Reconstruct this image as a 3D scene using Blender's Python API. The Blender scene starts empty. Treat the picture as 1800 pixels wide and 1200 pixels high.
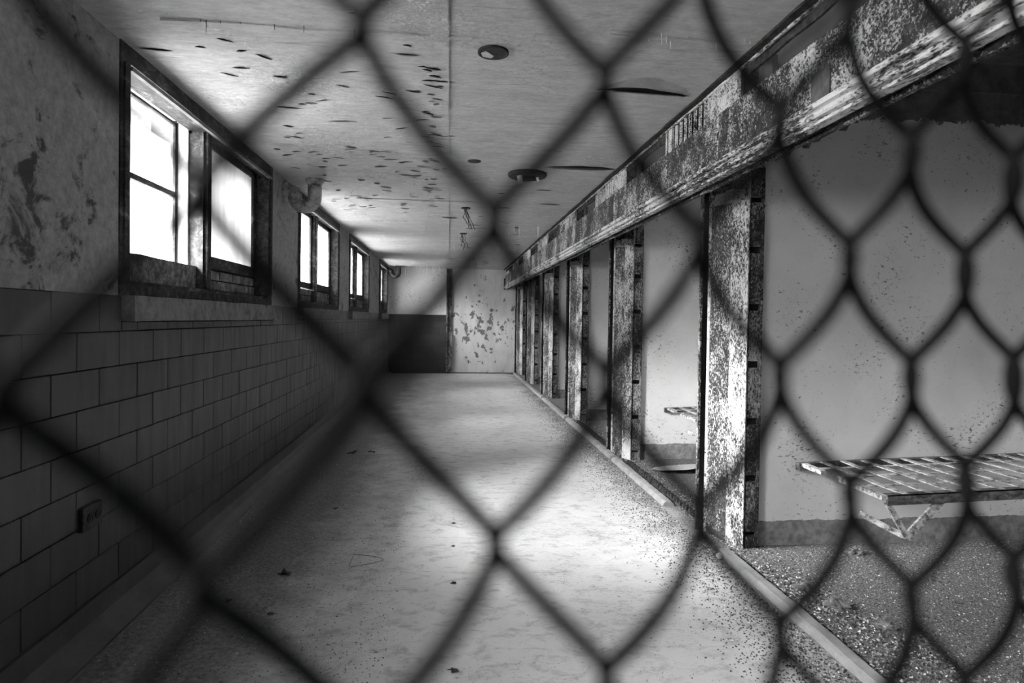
import bpy, bmesh, math, random
from mathutils import Matrix, Vector, noise
random.seed(7)
sc = bpy.context.scene
COL = sc.collection
PI = math.pi

# ------------------------------------------------------------------ camera
cam_d = bpy.data.cameras.new('camera')
cam = bpy.data.objects.new('camera', cam_d)
COL.objects.link(cam)
CAM_R = Matrix(((0.994698, -0.013020, -0.102007), (-0.101779, 0.017123, -0.994660), (0.014698, 0.999769, 0.015707)))
EYE = Vector((0, 0, 1.7))
cam.matrix_world = Matrix.Translation(EYE) @ CAM_R.to_4x4()
cam_d.sensor_width = 36
cam_d.lens = 21.5
cam_d.shift_y = -0.0125
cam_d.clip_start = 0.01
cam_d.clip_end = 200
cam_d.dof.use_dof = True
cam_d.dof.focus_distance = 5.5
cam_d.dof.aperture_fstop = 3.5
sc.camera = cam

# ------------------------------------------------------------------ world, light, exposure
w = bpy.data.worlds.new('overcast_sky')
sc.world = w
w.use_nodes = True
bg = w.node_tree.nodes['Background']
bg.inputs[0].default_value = (1, 1, 1, 1)
bg.inputs[1].default_value = 2.6

# daylight comes in by the high windows only
WIN = [(3.62, 6.55, True), (7.66, 10.42, False), (11.45, 14.24, False), (16.25, 18.3, False), (-0.35, 2.5, False), (-3.4, -1.3, False)]
for (a, b, o) in WIN:
    ld = bpy.data.lights.new('window_portal', 'AREA')
    ld.shape = 'RECTANGLE'
    ld.size = b - a
    ld.size_y = 1.25
    ld.cycles.is_portal = True
    lo = bpy.data.objects.new('window_portal', ld)
    COL.objects.link(lo)
    lo.location = (-2.42, (a + b) / 2, 2.6)
    lo.rotation_euler = (PI / 2, 0, -PI / 2)
sun = bpy.data.lights.new('hazy_sun', 'SUN')
sun.energy = 11.0
sun.angle = math.radians(42)
so = bpy.data.objects.new('hazy_sun', sun)
COL.objects.link(so)
so.rotation_euler = Vector((1.0, 0.32, -0.66)).to_track_quat('-Z', 'Y').to_euler()

vs = sc.view_settings
vs.view_transform = 'Standard'
vs.look = 'None'
vs.gamma = 1
vs.use_curve_mapping = False
vs.exposure = 3.85
sc.cycles.use_denoising = True
sc.cycles.max_bounces = 10
sc.cycles.diffuse_bounces = 5
sc.cycles.transparent_max_bounces = 16

# ------------------------------------------------------------------ material helpers
def g(v):
    return (v, v, v, 1)

class NT:
    def __init__(s, name, rough=0.8, metal=0.0, spec=0.3):
        s.m = bpy.data.materials.new(name)
        s.m.use_nodes = True
        s.t = s.m.node_tree
        s.b = s.t.nodes['Principled BSDF']
        s.b.inputs['Roughness'].default_value = rough
        s.b.inputs['Metallic'].default_value = metal
        s.b.inputs['Specular IOR Level'].default_value = spec
        s.geo = s.t.nodes.new('ShaderNodeNewGeometry')
    def n(s, kind, **kw):
        x = s.t.nodes.new(kind)
        for k, v in kw.items():
            setattr(x, k, v)
        return x
    def link(s, a, b):
        s.t.links.new(a, b)
    def pos(s, scale=(1, 1, 1), off=(0, 0, 0), local=False):
        mp = s.n('ShaderNodeMapping')
        mp.inputs['Scale'].default_value = scale
        mp.inputs['Location'].default_value = off
        if local:
            tc = s.n('ShaderNodeTexCoord')
            s.link(tc.outputs['Object'], mp.inputs[0])
        else:
            s.link(s.geo.outputs['Position'], mp.inputs[0])
        return mp.outputs[0]
    def noise(s, scale=5, detail=6, rough=0.6, dist=0.0, st=(1, 1, 1), off=(0, 0, 0), local=False):
        x = s.n('ShaderNodeTexNoise')
        x.inputs['Scale'].default_value = scale
        x.inputs['Detail'].default_value = detail
        x.inputs['Roughness'].default_value = rough
        x.inputs['Distortion'].default_value = dist
        s.link(s.pos(st, off, local), x.inputs['Vector'])
        return x.outputs['Fac']
    def voro(s, scale=5, st=(1, 1, 1), feature='F1'):
        x = s.n('ShaderNodeTexVoronoi')
        x.feature = feature
        x.inputs['Scale'].default_value = scale
        s.link(s.pos(st), x.inputs['Vector'])
        return x.outputs['Distance']
    def ramp(s, f, stops, interp='LINEAR'):
        x = s.n('ShaderNodeValToRGB')
        e = x.color_ramp.elements
        x.color_ramp.interpolation = interp
        while len(e) < len(stops):
            e.new(0.5)
        for i, (p, v) in enumerate(stops):
            e[i].position = p
            e[i].color = g(v)
        s.link(f, x.inputs[0])
        return x.outputs[0]
    def math(s, op, a, b=None, clamp=False):
        x = s.n('ShaderNodeMath', operation=op)
        x.use_clamp = clamp
        for i, v in enumerate((a, b)):
            if v is None: continue
            if isinstance(v, (int, float)): x.inputs[i].default_value = v
            else: s.link(v, x.inputs[i])
        return x.outputs[0]
    def mix(s, f, a, b):
        x = s.n('ShaderNodeMix', data_type='RGBA')
        if isinstance(f, (int, float)): x.inputs[0].default_value = f
        else: s.link(f, x.inputs[0])
        for i, v in ((6, a), (7, b)):
            if isinstance(v, (int, float)): x.inputs[i].default_value = g(v)
            else: s.link(v, x.inputs[i])
        return x.outputs[2]
    def axis(s, i):
        x = s.n('ShaderNodeSeparateXYZ')
        s.link(s.geo.outputs['Position'], x.inputs[0])
        return x.outputs[i]
    def done(s, colour, height=None, bump=0.3, dist=0.01):
        if isinstance(colour, (int, float)): s.b.inputs['Base Color'].default_value = g(colour)
        else: s.link(colour, s.b.inputs['Base Color'])
        if height is not None:
            x = s.n('ShaderNodeBump')
            x.inputs['Strength'].default_value = bump
            x.inputs['Distance'].default_value = dist
            s.link(height, x.inputs['Height'])
            s.link(x.outputs[0], s.b.inputs['Normal'])
        return s.m

M = {}
# peeling painted steel: pale paint islands over near black rust
def peeling(name, bias=0.5, st=(1, 1, 1), paint=0.72, rust=0.035, seed=0.0, sc1=14, sharp=0.05):
    t = NT(name, 0.75)
    fine = t.noise(sc1 * 6, 5, 0.7, 0.5, st, (seed, seed * 2, 0))
    mid = t.noise(sc1 * .9, 6, 0.7, 0.4, st, (seed, 5, 1))
    big = t.noise(2.2, 4, 0.6, 0.3, (1, 1, 0.7), (seed * 3, 1, 2))
    f = t.math('ADD', t.math('ADD', t.math('MULTIPLY', fine, .72), t.math('MULTIPLY', mid, .36)), t.math('MULTIPLY', big, .45))
    f = t.math('MULTIPLY', f, 1 / 1.53)
    m = t.ramp(f, [(bias - sharp, 0), (bias + sharp, 1)])
    gr = t.noise(60, 4, 0.7)
    pc = t.mix(gr, paint * .72, paint)
    rc = t.ramp(t.noise(25, 8, 0.8), [(.38, rust * .15), (.5, rust * .7), (.68, rust * 3.4)])
    return t.done(t.mix(m, rc, pc), m, .6, .004)
M['fascia'] = peeling('peeling_fascia_paint', .527, paint=.62, sharp=.02)
M['post'] = peeling('peeling_post_paint', .532, (1, 1, .6), seed=3.1, paint=.5, sharp=.02)
M['post_pale'] = peeling('pale_peeling_post_paint', .488, (1, 1, .5), paint=.62, seed=5.7, sharp=.03)
M['post_dark'] = peeling('rusty_post_paint', .53, (1, 1, .5), paint=.5, rust=.03, seed=8.2)
M['lip'] = peeling('pale_track_paint', .485, (1, .3, 1), paint=.8, seed=2.2, sharp=.03)
M['vent'] = peeling('vent_paint', .48, paint=.8, seed=9.4, sharp=.03)

t = NT('dark_rust', .9)
M['rust'] = t.done(t.ramp(t.noise(22, 8, .75), [(.4, .012), (.62, .07), (.8, .3)]), t.noise(40, 6, .7), .7, .01)
t = NT('black_recess', .95)
M['black'] = t.done(t.ramp(t.noise(9, 4, .6), [(.3, .006), (.8, .03)]))
t = NT('grey_inner_steel', .8)
M['inner'] = t.done(t.ramp(t.noise(3, 5, .6), [(.3, .018), (.7, .05)]), t.noise(12, 5), .2)
t = NT('bare_cover_plate', .7)
M['cover'] = t.done(t.ramp(t.noise(18, 6, .7), [(.3, .05), (.75, .16)]), t.noise(40, 5), .3, .003)

# left wall plaster: blotchy and stained
t = NT('stained_plaster', .9)
f = t.noise(4.5, 9, .72, .5)
f2 = t.noise(1.1, 5, .6, .4, (1, 1, .6), (4, 2, 2))
spots = t.ramp(t.math('ADD', t.math('MULTIPLY', f, .7), t.math('MULTIPLY', f2, .15)), [(.335, 0), (.385, 1)])
base = t.ramp(t.noise(22, 8, .7), [(.3, .22), (.7, .42)])
M['plaster'] = t.done(t.mix(spots, .075, base), t.noise(24, 9, .78), .8, .016)

# cell partition plaster: even grey with dark pocks; dark peeled band at the top, darker dado at the floor
t = NT('cell_plaster', .85)
pock = t.ramp(t.math('ADD', t.math('MULTIPLY', t.noise(26, 7, .75, .3, (1, 1, 1.6)), .75), t.math('MULTIPLY', t.noise(1.6, 3, .5), .25)), [(.39, 0), (.42, 1)])
base = t.ramp(t.noise(1.3, 6, .6), [(.3, .58), (.7, .76)])
c = t.mix(pock, .16, base)
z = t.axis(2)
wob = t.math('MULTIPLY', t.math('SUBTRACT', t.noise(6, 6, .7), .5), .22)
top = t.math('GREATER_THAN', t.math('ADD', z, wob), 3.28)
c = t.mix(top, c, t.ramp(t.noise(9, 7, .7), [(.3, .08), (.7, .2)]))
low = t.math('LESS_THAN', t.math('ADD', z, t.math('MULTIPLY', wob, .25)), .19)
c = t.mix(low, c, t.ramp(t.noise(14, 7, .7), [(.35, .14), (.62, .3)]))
M['cell'] = t.done(c, t.noise(40, 6, .7), .25, .006)

# far plate / plaster beside the corner post, big rust patches
t = NT('patched_end_plaster', .8)
f = t.noise(5.5, 8, .62, .2, (1, 1, .75), (3, 0, 1.3))
x = t.axis(0); z = t.axis(2)
mz = t.ramp(t.math('MULTIPLY', t.math('ABSOLUTE', t.math('SUBTRACT', z, 1.4)), .6), [(.0, .11), (.9, 0)])
mx = t.ramp(t.math('ABSOLUTE', t.math('SUBTRACT', x, .95)), [(.1, .04), (.7, 0)])
f = t.math('ADD', t.math('ADD', f, mz), mx)
m = t.ramp(f, [(.655, 0), (.675, 1)])
base = t.ramp(t.noise(2.4, 7, .65, .5, (1, 1, .4)), [(.3, .48), (.7, .7)])
M['endplate'] = t.done(t.mix(m, base, .17), m, .3, .004)

# ceiling: pale, stretched mottling running across the corridor
t = NT('flaking_ceiling_paint', .85)
a = t.noise(3.2, 8, .68, .3, (.5, 1.6, 1))
b = t.noise(16, 8, .75, .2, (.6, 1.4, 1), (4, 4, 0))
x = t.axis(0)
right = t.ramp(t.math('ADD', t.math('MULTIPLY', x, .5), .5), [(.35, .72), (.9, .70)])
c = t.mix(t.ramp(a, [(.3, 0), (.72, 1)]), .52, right)
c = t.mix(t.ramp(b, [(.35, .6), (.6, 0)]), c, .34)
ln = t.ramp(t.noise(5, 9, .8, .6, (.35, 4.5, 1), (2, 8, 0)), [(.36, .8), (.43, 0)])
c = t.mix(ln, c, .3)
fl = t.ramp(t.math('ADD', t.math('MULTIPLY', t.noise(34, 8, .8), .6), t.math('MULTIPLY', t.noise(1.2, 3, .6, 0, (1, 1, 1), (9, 2, 0)), .4)), [(.575, 0), (.6, 1)])
c = t.mix(fl, c, .86)
M['ceiling'] = t.done(c, t.math('ADD', t.noise(22, 9, .75, .4, (.6, 1.5, 1)), t.math('MULTIPLY', fl, .4)), .9, .016)
t = NT('flake_gap_shade', .95)
M['gap_shade'] = t.done(.022)  # near black, stands in for the shade in the gap under drooping paint
t = NT('bare_grey_ceiling', .9)
M['bare'] = t.done(t.ramp(t.noise(8, 6, .7), [(.3, .26), (.7, .4)]))
t = NT('white_lime_drip', .6)
M['lime'] = t.done(.85)

# glazed tile
t = NT('glazed_tile', .42, spec=.35)
oi = t.n('ShaderNodeObjectInfo')
v = t.ramp(oi.outputs['Random'], [(0, .040), (1, .058)])
st = t.noise(5, 6, .6, .2, (1, 3, .35))
t.link(t.ramp(st, [(.3, .3), (.75, .55)]), t.b.inputs['Roughness'])
M['tile'] = t.done(t.mix(t.ramp(t.noise(3, 5, .6, .3, (1, 2.4, .5)), [(.55, 0), (.75, .3)]), v, .11), t.noise(3, 3), .05, .01)
t = NT('tile_mortar', .95)
M['mortar'] = t.done(t.ramp(t.noise(30, 4), [(.3, .018), (.7, .05)]))
t = NT('cove_base', .5)
M['cove'] = t.done(t.ramp(t.noise(4, 6, .6), [(.3, .045), (.7, .09)]), t.noise(20, 4), .1)
t = NT('sill_concrete', .85)
M['sill'] = t.done(t.ramp(t.noise(9, 8, .7, .4, (1, 1, 1)), [(.3, .06), (.5, .16), (.75, .26)]), t.noise(30, 7, .7), .4, .006)
t = NT('weathered_window_paint', .75)
f = t.noise(13, 8, .75, .3, (1, .45, 1))
M['frame'] = t.done(t.ramp(f, [(.42, .012), (.56, .05), (.7, .22)]), f, .5, .004)
t = NT('dirty_white_paint', .6)
M['whitepaint'] = t.done(t.ramp(t.noise(16, 7, .7), [(.3, .4), (.62, .75)]), t.noise(30, 6), .3, .004)
t = NT('dark_painted_brick', .85)
M['brick'] = t.done(t.ramp(t.noise(14, 8, .75), [(.36, .03), (.5, .13), (.68, .38)]), t.noise(30, 7, .7), .6, .006)
t = NT('cast_iron_pipe', .65)
M['pipe'] = t.done(t.ramp(t.noise(11, 8, .7), [(.36, .1), (.55, .42), (.8, .6)]), t.noise(30, 6, .7), .3, .004)
t = NT('dark_metal', .6, .3)
M['dark'] = t.done(t.ramp(t.noise(18, 6, .7), [(.35, .012), (.7, .07)]), t.noise(40, 5), .3, .003)
t = NT('bright_metal', .3, .9)
M['bright'] = t.done(.7)
t = NT('porcelain', .3)
M['porcelain'] = t.done(.8)
t = NT('fence_wire', .6, .2)
t.b.inputs['Specular IOR Level'].default_value = .05
M['wire'] = t.done(.006)
t = NT('flaking_bunk_paint', .75)
f = t.noise(24, 8, .75)
M['bunk'] = t.done(t.ramp(f, [(.38, .06), (.47, .28), (.58, .55)]), f, .5, .003)
M['bunkdark'] = None
t = NT('rusty_bunk_rail', .85)
f = t.noise(24, 8, .75, 0, (.5, 1, 1))
M['bunkdark'] = t.done(t.ramp(f, [(.42, .03), (.56, .13), (.7, .3)]), f, .5, .003)
t = NT('dead_leaf', .9)
M['leaf'] = t.done(.03)
t = NT('plaster_rubble', .95)
M['rubble'] = t.done(t.ramp(t.noise(25, 5, .7), [(.35, .05), (.6, .2), (.75, .55)]))

# floor: worn concrete; grit coloured areas by the cells and in the cells
t = NT('worn_concrete', .75, spec=.25)
big = t.noise(.8, 7, .62, .4)
fine = t.noise(8, 9, .74, .5, (.8, 1.25, 1))
c = t.mix(t.ramp(big, [(.3, 0), (.7, 1)]), .46, .60)
c = t.mix(t.ramp(fine, [(.36, .7), (.5, 0)]), c, .27)
specks = t.ramp(t.math('ADD', t.math('MULTIPLY', t.noise(48, 8, .8, 0, (.6, 1.3, 1)), .7), t.math('MULTIPLY', big, .3)), [(.4, 1), (.435, 0)])
c = t.mix(t.math('MULTIPLY', specks, .8), c, .08)
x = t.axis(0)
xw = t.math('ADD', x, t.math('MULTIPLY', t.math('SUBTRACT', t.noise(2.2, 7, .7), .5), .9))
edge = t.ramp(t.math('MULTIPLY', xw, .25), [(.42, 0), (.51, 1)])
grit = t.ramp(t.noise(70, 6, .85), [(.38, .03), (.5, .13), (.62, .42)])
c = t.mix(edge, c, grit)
# gritty dirt on the tiled-wall side, darkened further to paint in its shade
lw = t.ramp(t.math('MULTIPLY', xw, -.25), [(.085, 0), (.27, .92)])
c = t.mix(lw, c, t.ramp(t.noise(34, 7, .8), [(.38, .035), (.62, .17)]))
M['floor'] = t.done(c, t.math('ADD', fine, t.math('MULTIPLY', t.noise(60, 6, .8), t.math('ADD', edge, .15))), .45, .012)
t = NT('curb_concrete', .7)
M['curb'] = t.done(t.ramp(t.noise(8, 6, .7), [(.3, .18), (.7, .36)]), t.noise(30, 6, .7), .4, .006)

# glass: milky and dirty
def glassmat(name, opa, col):
    m = bpy.data.materials.new(name); m.use_nodes = True
    tr = m.node_tree; tr.nodes.clear()
    out = tr.nodes.new('ShaderNodeOutputMaterial')
    mx = tr.nodes.new('ShaderNodeMixShader')
    tp = tr.nodes.new('ShaderNodeBsdfTransparent')
    tl = tr.nodes.new('ShaderNodeBsdfTranslucent')
    gn = tr.nodes.new('ShaderNodeNewGeometry'); mp = tr.nodes.new('ShaderNodeMapping'); nz = tr.nodes.new('ShaderNodeTexNoise'); rp = tr.nodes.new('ShaderNodeValToRGB')
    mp.inputs['Scale'].default_value = (1, 3, .5); nz.inputs['Scale'].default_value = 3; nz.inputs['Detail'].default_value = 6
    rp.color_ramp.elements[0].position = .3; rp.color_ramp.elements[0].color = g(col * .75)
    rp.color_ramp.elements[1].position = .7; rp.color_ramp.elements[1].color = g(col)
    tr.links.new(gn.outputs['Position'], mp.inputs[0]); tr.links.new(mp.outputs[0], nz.inputs['Vector']); tr.links.new(nz.outputs['Fac'], rp.inputs[0])
    tr.links.new(rp.outputs[0], tl.inputs['Color'])
    tp.inputs['Color'].default_value = g(.9)
    mx.inputs[0].default_value = opa
    tr.links.new(tp.outputs[0], mx.inputs[1]); tr.links.new(tl.outputs[0], mx.inputs[2]); tr.links.new(mx.outputs[0], out.inputs[0])
    return m
M['frost'] = glassmat('frosted_glass', .5, .35)
M['grime'] = glassmat('grimy_frosted_glass', .975, .2)
M['clear'] = glassmat('dirty_clear_glass', .06, .8)

# ------------------------------------------------------------------ mesh helpers
def bm_obj(name, bm, mat, parent=None, smooth=False):
    me = bpy.data.meshes.new(name)
    bmesh.ops.recalc_face_normals(bm, faces=bm.faces)
    bm.to_mesh(me); bm.free()
    for m in (mat if isinstance(mat, (list, tuple)) else [mat]):
        me.materials.append(m)
    if smooth:
        for p in me.polygons: p.use_smooth = True
    o = bpy.data.objects.new(name, me)
    COL.objects.link(o)
    if parent: o.parent = parent
    return o
def box(bm, x0, x1, y0, y1, z0, z1, mi=0):
    vs = [bm.verts.new((x, y, z)) for x in (x0, x1) for y in (y0, y1) for z in (z0, z1)]
    out = []
    for q in ((0, 1, 3, 2), (4, 6, 7, 5), (0, 4, 5, 1), (2, 3, 7, 6), (0, 2, 6, 4), (1, 5, 7, 3)):
        f = bm.faces.new([vs[i] for i in q]); f.material_index = mi; out.append(f)
    return out
def bevel(bm, r, seg=1):
    bmesh.ops.bevel(bm, geom=list(bm.edges), offset=r, segments=seg, affect='EDGES', profile=.5)
def rough_box(x0, x1, y0, y1, z0, z1, seg, amp, seed=0):
    """box cut along y and nudged, so long old edges are not ruler straight"""
    bm = bmesh.new()
    n = max(1, int((y1 - y0) / seg))
    rings = []
    for i in range(n + 1):
        y = y0 + (y1 - y0) * i / n
        r = []
        for (x, z) in ((x0, z0), (x1, z0), (x1, z1), (x0, z1)):
            p = Vector((x * 3 + seed, y * 4, z * 3))
            r.append(bm.verts.new((x + amp * noise.noise(p), y, z + amp * noise.noise(p + Vector((7, 7, 7))))))
        rings.append(r)
    for a, b in zip(rings, rings[1:]):
        for k in range(4):
            bm.faces.new((a[k], a[(k + 1) % 4], b[(k + 1) % 4], b[k]))
    bm.faces.new(rings[0][::-1]); bm.faces.new(rings[-1])
    return bm
def prism(bm, pts, z0, z1):
    a = [bm.verts.new((x, y, z0)) for x, y in pts]
    b = [bm.verts.new((x, y, z1)) for x, y in pts]
    n = len(pts)
    for i in range(n): bm.faces.new((a[i], a[(i + 1) % n], b[(i + 1) % n], b[i]))
    bm.faces.new(a[::-1]); bm.faces.new(b)
def extrude_y(bm, pts, y0, y1, n=1, amp=0, seed=0):
    rings = []
    for i in range(n + 1):
        y = y0 + (y1 - y0) * i / n
        rings.append([bm.verts.new((x + amp * noise.noise(Vector((x * 9 + seed, y * 5, z * 9))), y, z + amp * noise.noise(Vector((x * 9, y * 5 + 9, z * 9 + seed))))) for x, z in pts])
    m = len(pts)
    for a, b in zip(rings, rings[1:]):
        for k in range(m): bm.faces.new((a[k], a[(k + 1) % m], b[(k + 1) % m], b[k]))
    bm.faces.new(rings[0][::-1]); bm.faces.new(rings[-1])
def tube(bm, pts, r, seg=12, cap=True):
    pts = [Vector(p) for p in pts]
    rad = r if isinstance(r, (list, tuple)) else [r] * len(pts)
    rings = []
    up = None
    for i, p in enumerate(pts):
        d = (pts[min(i + 1, len(pts) - 1)] - pts[max(i - 1, 0)]).normalized()
        if up is None:
            up = d.orthogonal().normalized()
        up = (up - d * up.dot(d)).normalized()
        s = d.cross(up)
        rings.append([bm.verts.new(p + (up * math.cos(2 * PI * k / seg) + s * math.sin(2 * PI * k / seg)) * rad[i]) for k in range(seg)])
    for a, b in zip(rings, rings[1:]):
        for k in range(seg): bm.faces.new((a[k], a[(k + 1) % seg], b[(k + 1) % seg], b[k]))
    if cap:
        bm.faces.new(rings[0][::-1]); bm.faces.new(rings[-1])
def lathe(bm, prof, c, seg=32):
    rings = [[bm.verts.new((c[0] + r * math.cos(2 * PI * k / seg), c[1] + r * math.sin(2 * PI * k / seg), c[2] + z)) for k in range(seg)] for r, z in prof]
    for a, b in zip(rings, rings[1:]):
        for k in range(seg): bm.faces.new((a[k], a[(k + 1) % seg], b[(k + 1) % seg], b[k]))
    bm.faces.new(rings[0][::-1]); bm.faces.new(rings[-1])
def struct(o, label=None):
    o['kind'] = 'structure'
    if label: o['label'] = label
    return o
def empty(name, loc=(0, 0, 0)):
    o = bpy.data.objects.new(name, None)
    o.empty_display_size = .1
    COL.objects.link(o); o.location = loc
    return o
def tag(o, label, cat, group=None):
    o['label'] = label; o['category'] = cat
    if group: o['group'] = group
    return o
def part(name, bm, mat, parent, smooth=False, label=None, stuff=False):
    """geometry is given in world coordinates; the parent empty may stand anywhere"""
    if parent.location.length > 0:
        bmesh.ops.translate(bm, verts=bm.verts, vec=-parent.location)
    o = bm_obj(name, bm, mat, parent, smooth)
    if label: o['label'] = label
    if stuff: o['kind'] = 'stuff'
    return o

# ------------------------------------------------------------------ the shell
CEIL, XL, YF, YB = 3.22, -1.84, 18.9, -4.2
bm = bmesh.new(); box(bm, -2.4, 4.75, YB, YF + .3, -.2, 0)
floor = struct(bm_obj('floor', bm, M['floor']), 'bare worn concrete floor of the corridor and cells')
bm = bmesh.new(); box(bm, -2.4, 1.70, YB, YF + .3, CEIL, CEIL + .35)
ceiling = struct(bm_obj('ceiling', bm, M['ceiling']), 'pale flaking painted ceiling of the corridor')
bm = bmesh.new(); box(bm, 1.70, 4.75, YB, YF + .3, 3.75, 3.95)
struct(bm_obj('ceiling', bm, M['cell']), 'plaster ceiling over the cells')

bm = bmesh.new()
box(bm, -2.35, XL - .012, YB, YF, 0, 1.80, 1)
edges = sorted([(a, b) for a, b, o in WIN])
y = YB
for a, b in edges:
    box(bm, -2.35, XL, y, a, 1.80, CEIL, 0); y = b
box(bm, -2.35, XL, y, YF, 1.80, CEIL, 0)
wall_left = struct(bm_obj('wall_left', bm, [M['plaster'], M['mortar']]), 'stained plaster wall over glazed tile, with high windows')

# glazed tiles on the left wall
zs = [.207, .407, .607, .807, 1.007, 1.207, 1.407, 1.600, 1.800]
tile_mesh = {}
def add_tile(y0, y1, z0, z1, parent, outlet=False):
    k = (round(y1 - y0, 4), round(z1 - z0, 4))
    if k not in tile_mesh:
        bm = bmesh.new(); box(bm, XL - .012, XL, 0.003, k[0] - .003, 0.003, k[1] - .003); bevel(bm, .0022)
        me = bpy.data.meshes.new('tile'); bm.to_mesh(me); bm.free(); me.materials.append(M['tile']); tile_mesh[k] = me
    o = bpy.data.objects.new('tile', tile_mesh[k]); COL.objects.link(o); o.parent = parent
    o.location = (random.uniform(-.0012, .0012), y0, z0)
    return o
rest = bmesh.new()
OUT = (3.24, 3.44, .585, .72)
for r in range(len(zs) - 1):
    z0, z1 = zs[r], zs[r + 1]
    off = 2.847 if (r % 2 == 0) else 2.65
    if r == 7: off = 2.65
    k = -18
    while True:
        a = off + k * .395; b = a + .395; k += 1
        if b < YB + .1: continue
        if a > YF: break
        b = min(b, YF); a = max(a, YB)
        near = 2.2 < b and a < 9.0
        segs = [(a, b, z0, z1)]
        if r == 7:                      # top course: cut short under the concrete sills
            segs = []
            cur = a
            for (wa, wb) in edges:
                sa, sb = wa + .04, wb + .10
                if b <= sa or cur >= sb: continue
                if cur < sa: segs.append((cur, sa, z0, z1)); cur = sa
                e = min(b, sb); segs.append((cur, e, z0, 1.652)); cur = e
            if cur < b: segs.append((cur, b, z0, z1))
        for (a2, b2, c2, d2) in segs:
            if b2 - a2 < .012: continue
            if near: add_tile(a2, b2, c2, d2, wall_left)
            else: box(rest, XL - .012, XL, a2 + .003, b2 - .003, c2 + .003, d2 - .003)
part('tile', rest, M['tile'], wall_left, stuff=True)

# coved base
bm = bmesh.new()
extrude_y(bm, [(XL - .01, .204), (XL + .012, .204), (XL + .018, .10), (XL + .045, .045), (XL + .12, .012), (XL + .12, 0), (XL - .01, 0)], YB, YF)
struct(bm_obj('baseboard_left', bm, M['cove']), 'coved base along the tiled wall')

# far wall: tiled dado on the left, patched plaster on the right of the steel corner strip
bm = bmesh.new()
box(bm, -2.35, .0, YF + .012, YF + .3, 0, 1.80, 1)
box(bm, -2.35, .0, YF, YF + .3, 1.80, CEIL, 0)
wall_far = struct(bm_obj('wall_far', bm, [M['cell'], M['mortar']]), 'end wall of the corridor, plaster over tile')
for r in range(9):
    z0 = r * .2; off = 0 if r % 2 else .2
    for k in range(6):
        b = -.10 - off - (k - 1) * .4; a = b - .4
        b = min(b, -.10); a = max(a, XL)
        if b - a < .03: continue
        bm = bmesh.new(); box(bm, a + .004, b - .004, YF, YF + .012, z0 + .004, z0 + .196)
        bm_obj('tile', bm, M['tile'], wall_far)
bm = bmesh.new(); box(bm, -.0, 2.4, YF + .02, YF + .3, .03, CEIL + .3)
struct(bm_obj('wall_end_plate', bm, M['endplate']), 'pale patched panel closing the corridor end')
bm = bmesh.new(); box(bm, -.0, 2.4, YF + .1, YF + .3, 0, .04)
struct(bm_obj('trim_end_gap', bm, M['black']))
bm = bmesh.new(); box(bm, -.10, -.06, YF - .06, YF + .02, 0, CEIL); box(bm, -.06, .07, YF - .02, YF + .02, 0, CEIL); box(bm, .07, .1, YF - .06, YF + .02, 0, 1.2)
o = bm_obj('steel_corner_strip', bm, M['post_dark'])
tag(o, 'dark rusty vertical steel strip in the middle of the far end wall', 'strip')

bm = bmesh.new(); box(bm, 4.65, 4.8, YB, YF + .3, 0, 3.95)
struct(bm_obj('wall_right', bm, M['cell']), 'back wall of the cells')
bm = bmesh.new(); box(bm, 2.35, 4.8, YF, YF + .3, 0, 3.95)
struct(bm_obj('wall_far', bm, M['cell']), 'end wall of the last cell')
bm = bmesh.new(); box(bm, -2.4, 4.8, YB - .2, YB, 0, 3.95)
struct(bm_obj('wall_back', bm, M['plaster']), 'wall behind the camera')

PY = [4.42 + 2.87 * n for n in range(-2, 6)]
for i, y in enumerate(PY[:-1]):
    bm = bmesh.new(); box(bm, 2.33, 4.65, y, y + .16, 0, 3.75)
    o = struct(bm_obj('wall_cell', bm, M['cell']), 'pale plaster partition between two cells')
    # shallow horizontal pour joint, a real ledge a few millimetres deep
    bm = bmesh.new()
    box(bm, 2.34, 4.65, y - .004, y, 2.055, 2.063)
    box(bm, 2.34, 4.65, y - .012, y, 3.52, 3.535)
    bm_obj('pour_joint', bm, M['cell'], o)
# solid wall over the cell openings, behind the header
bm = bmesh.new(); box(bm, 2.02, 2.12, YB, YF, 2.865, 3.75)
struct(bm_obj('wall_cell_front', bm, M['black']), 'dark wall over the cell openings behind the header')

# ------------------------------------------------------------------ outside
bm = bmesh.new(); box(bm, -60, -2.36, -40, 60, .6, .9)
t = NT('pale_gravel', .9); gm = t.done(t.ramp(t.noise(3, 6), [(.3, .2), (.7, .3)]))
struct(bm_obj('ground', bm, gm), 'pale ground outside the windows')
bm = bmesh.new(); box(bm, -3.0, -2.36, YB, YF, 3.47, 3.62)
struct(bm_obj('trim_eave', bm, M['whitepaint']), 'roof eave over the windows outside')

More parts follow.
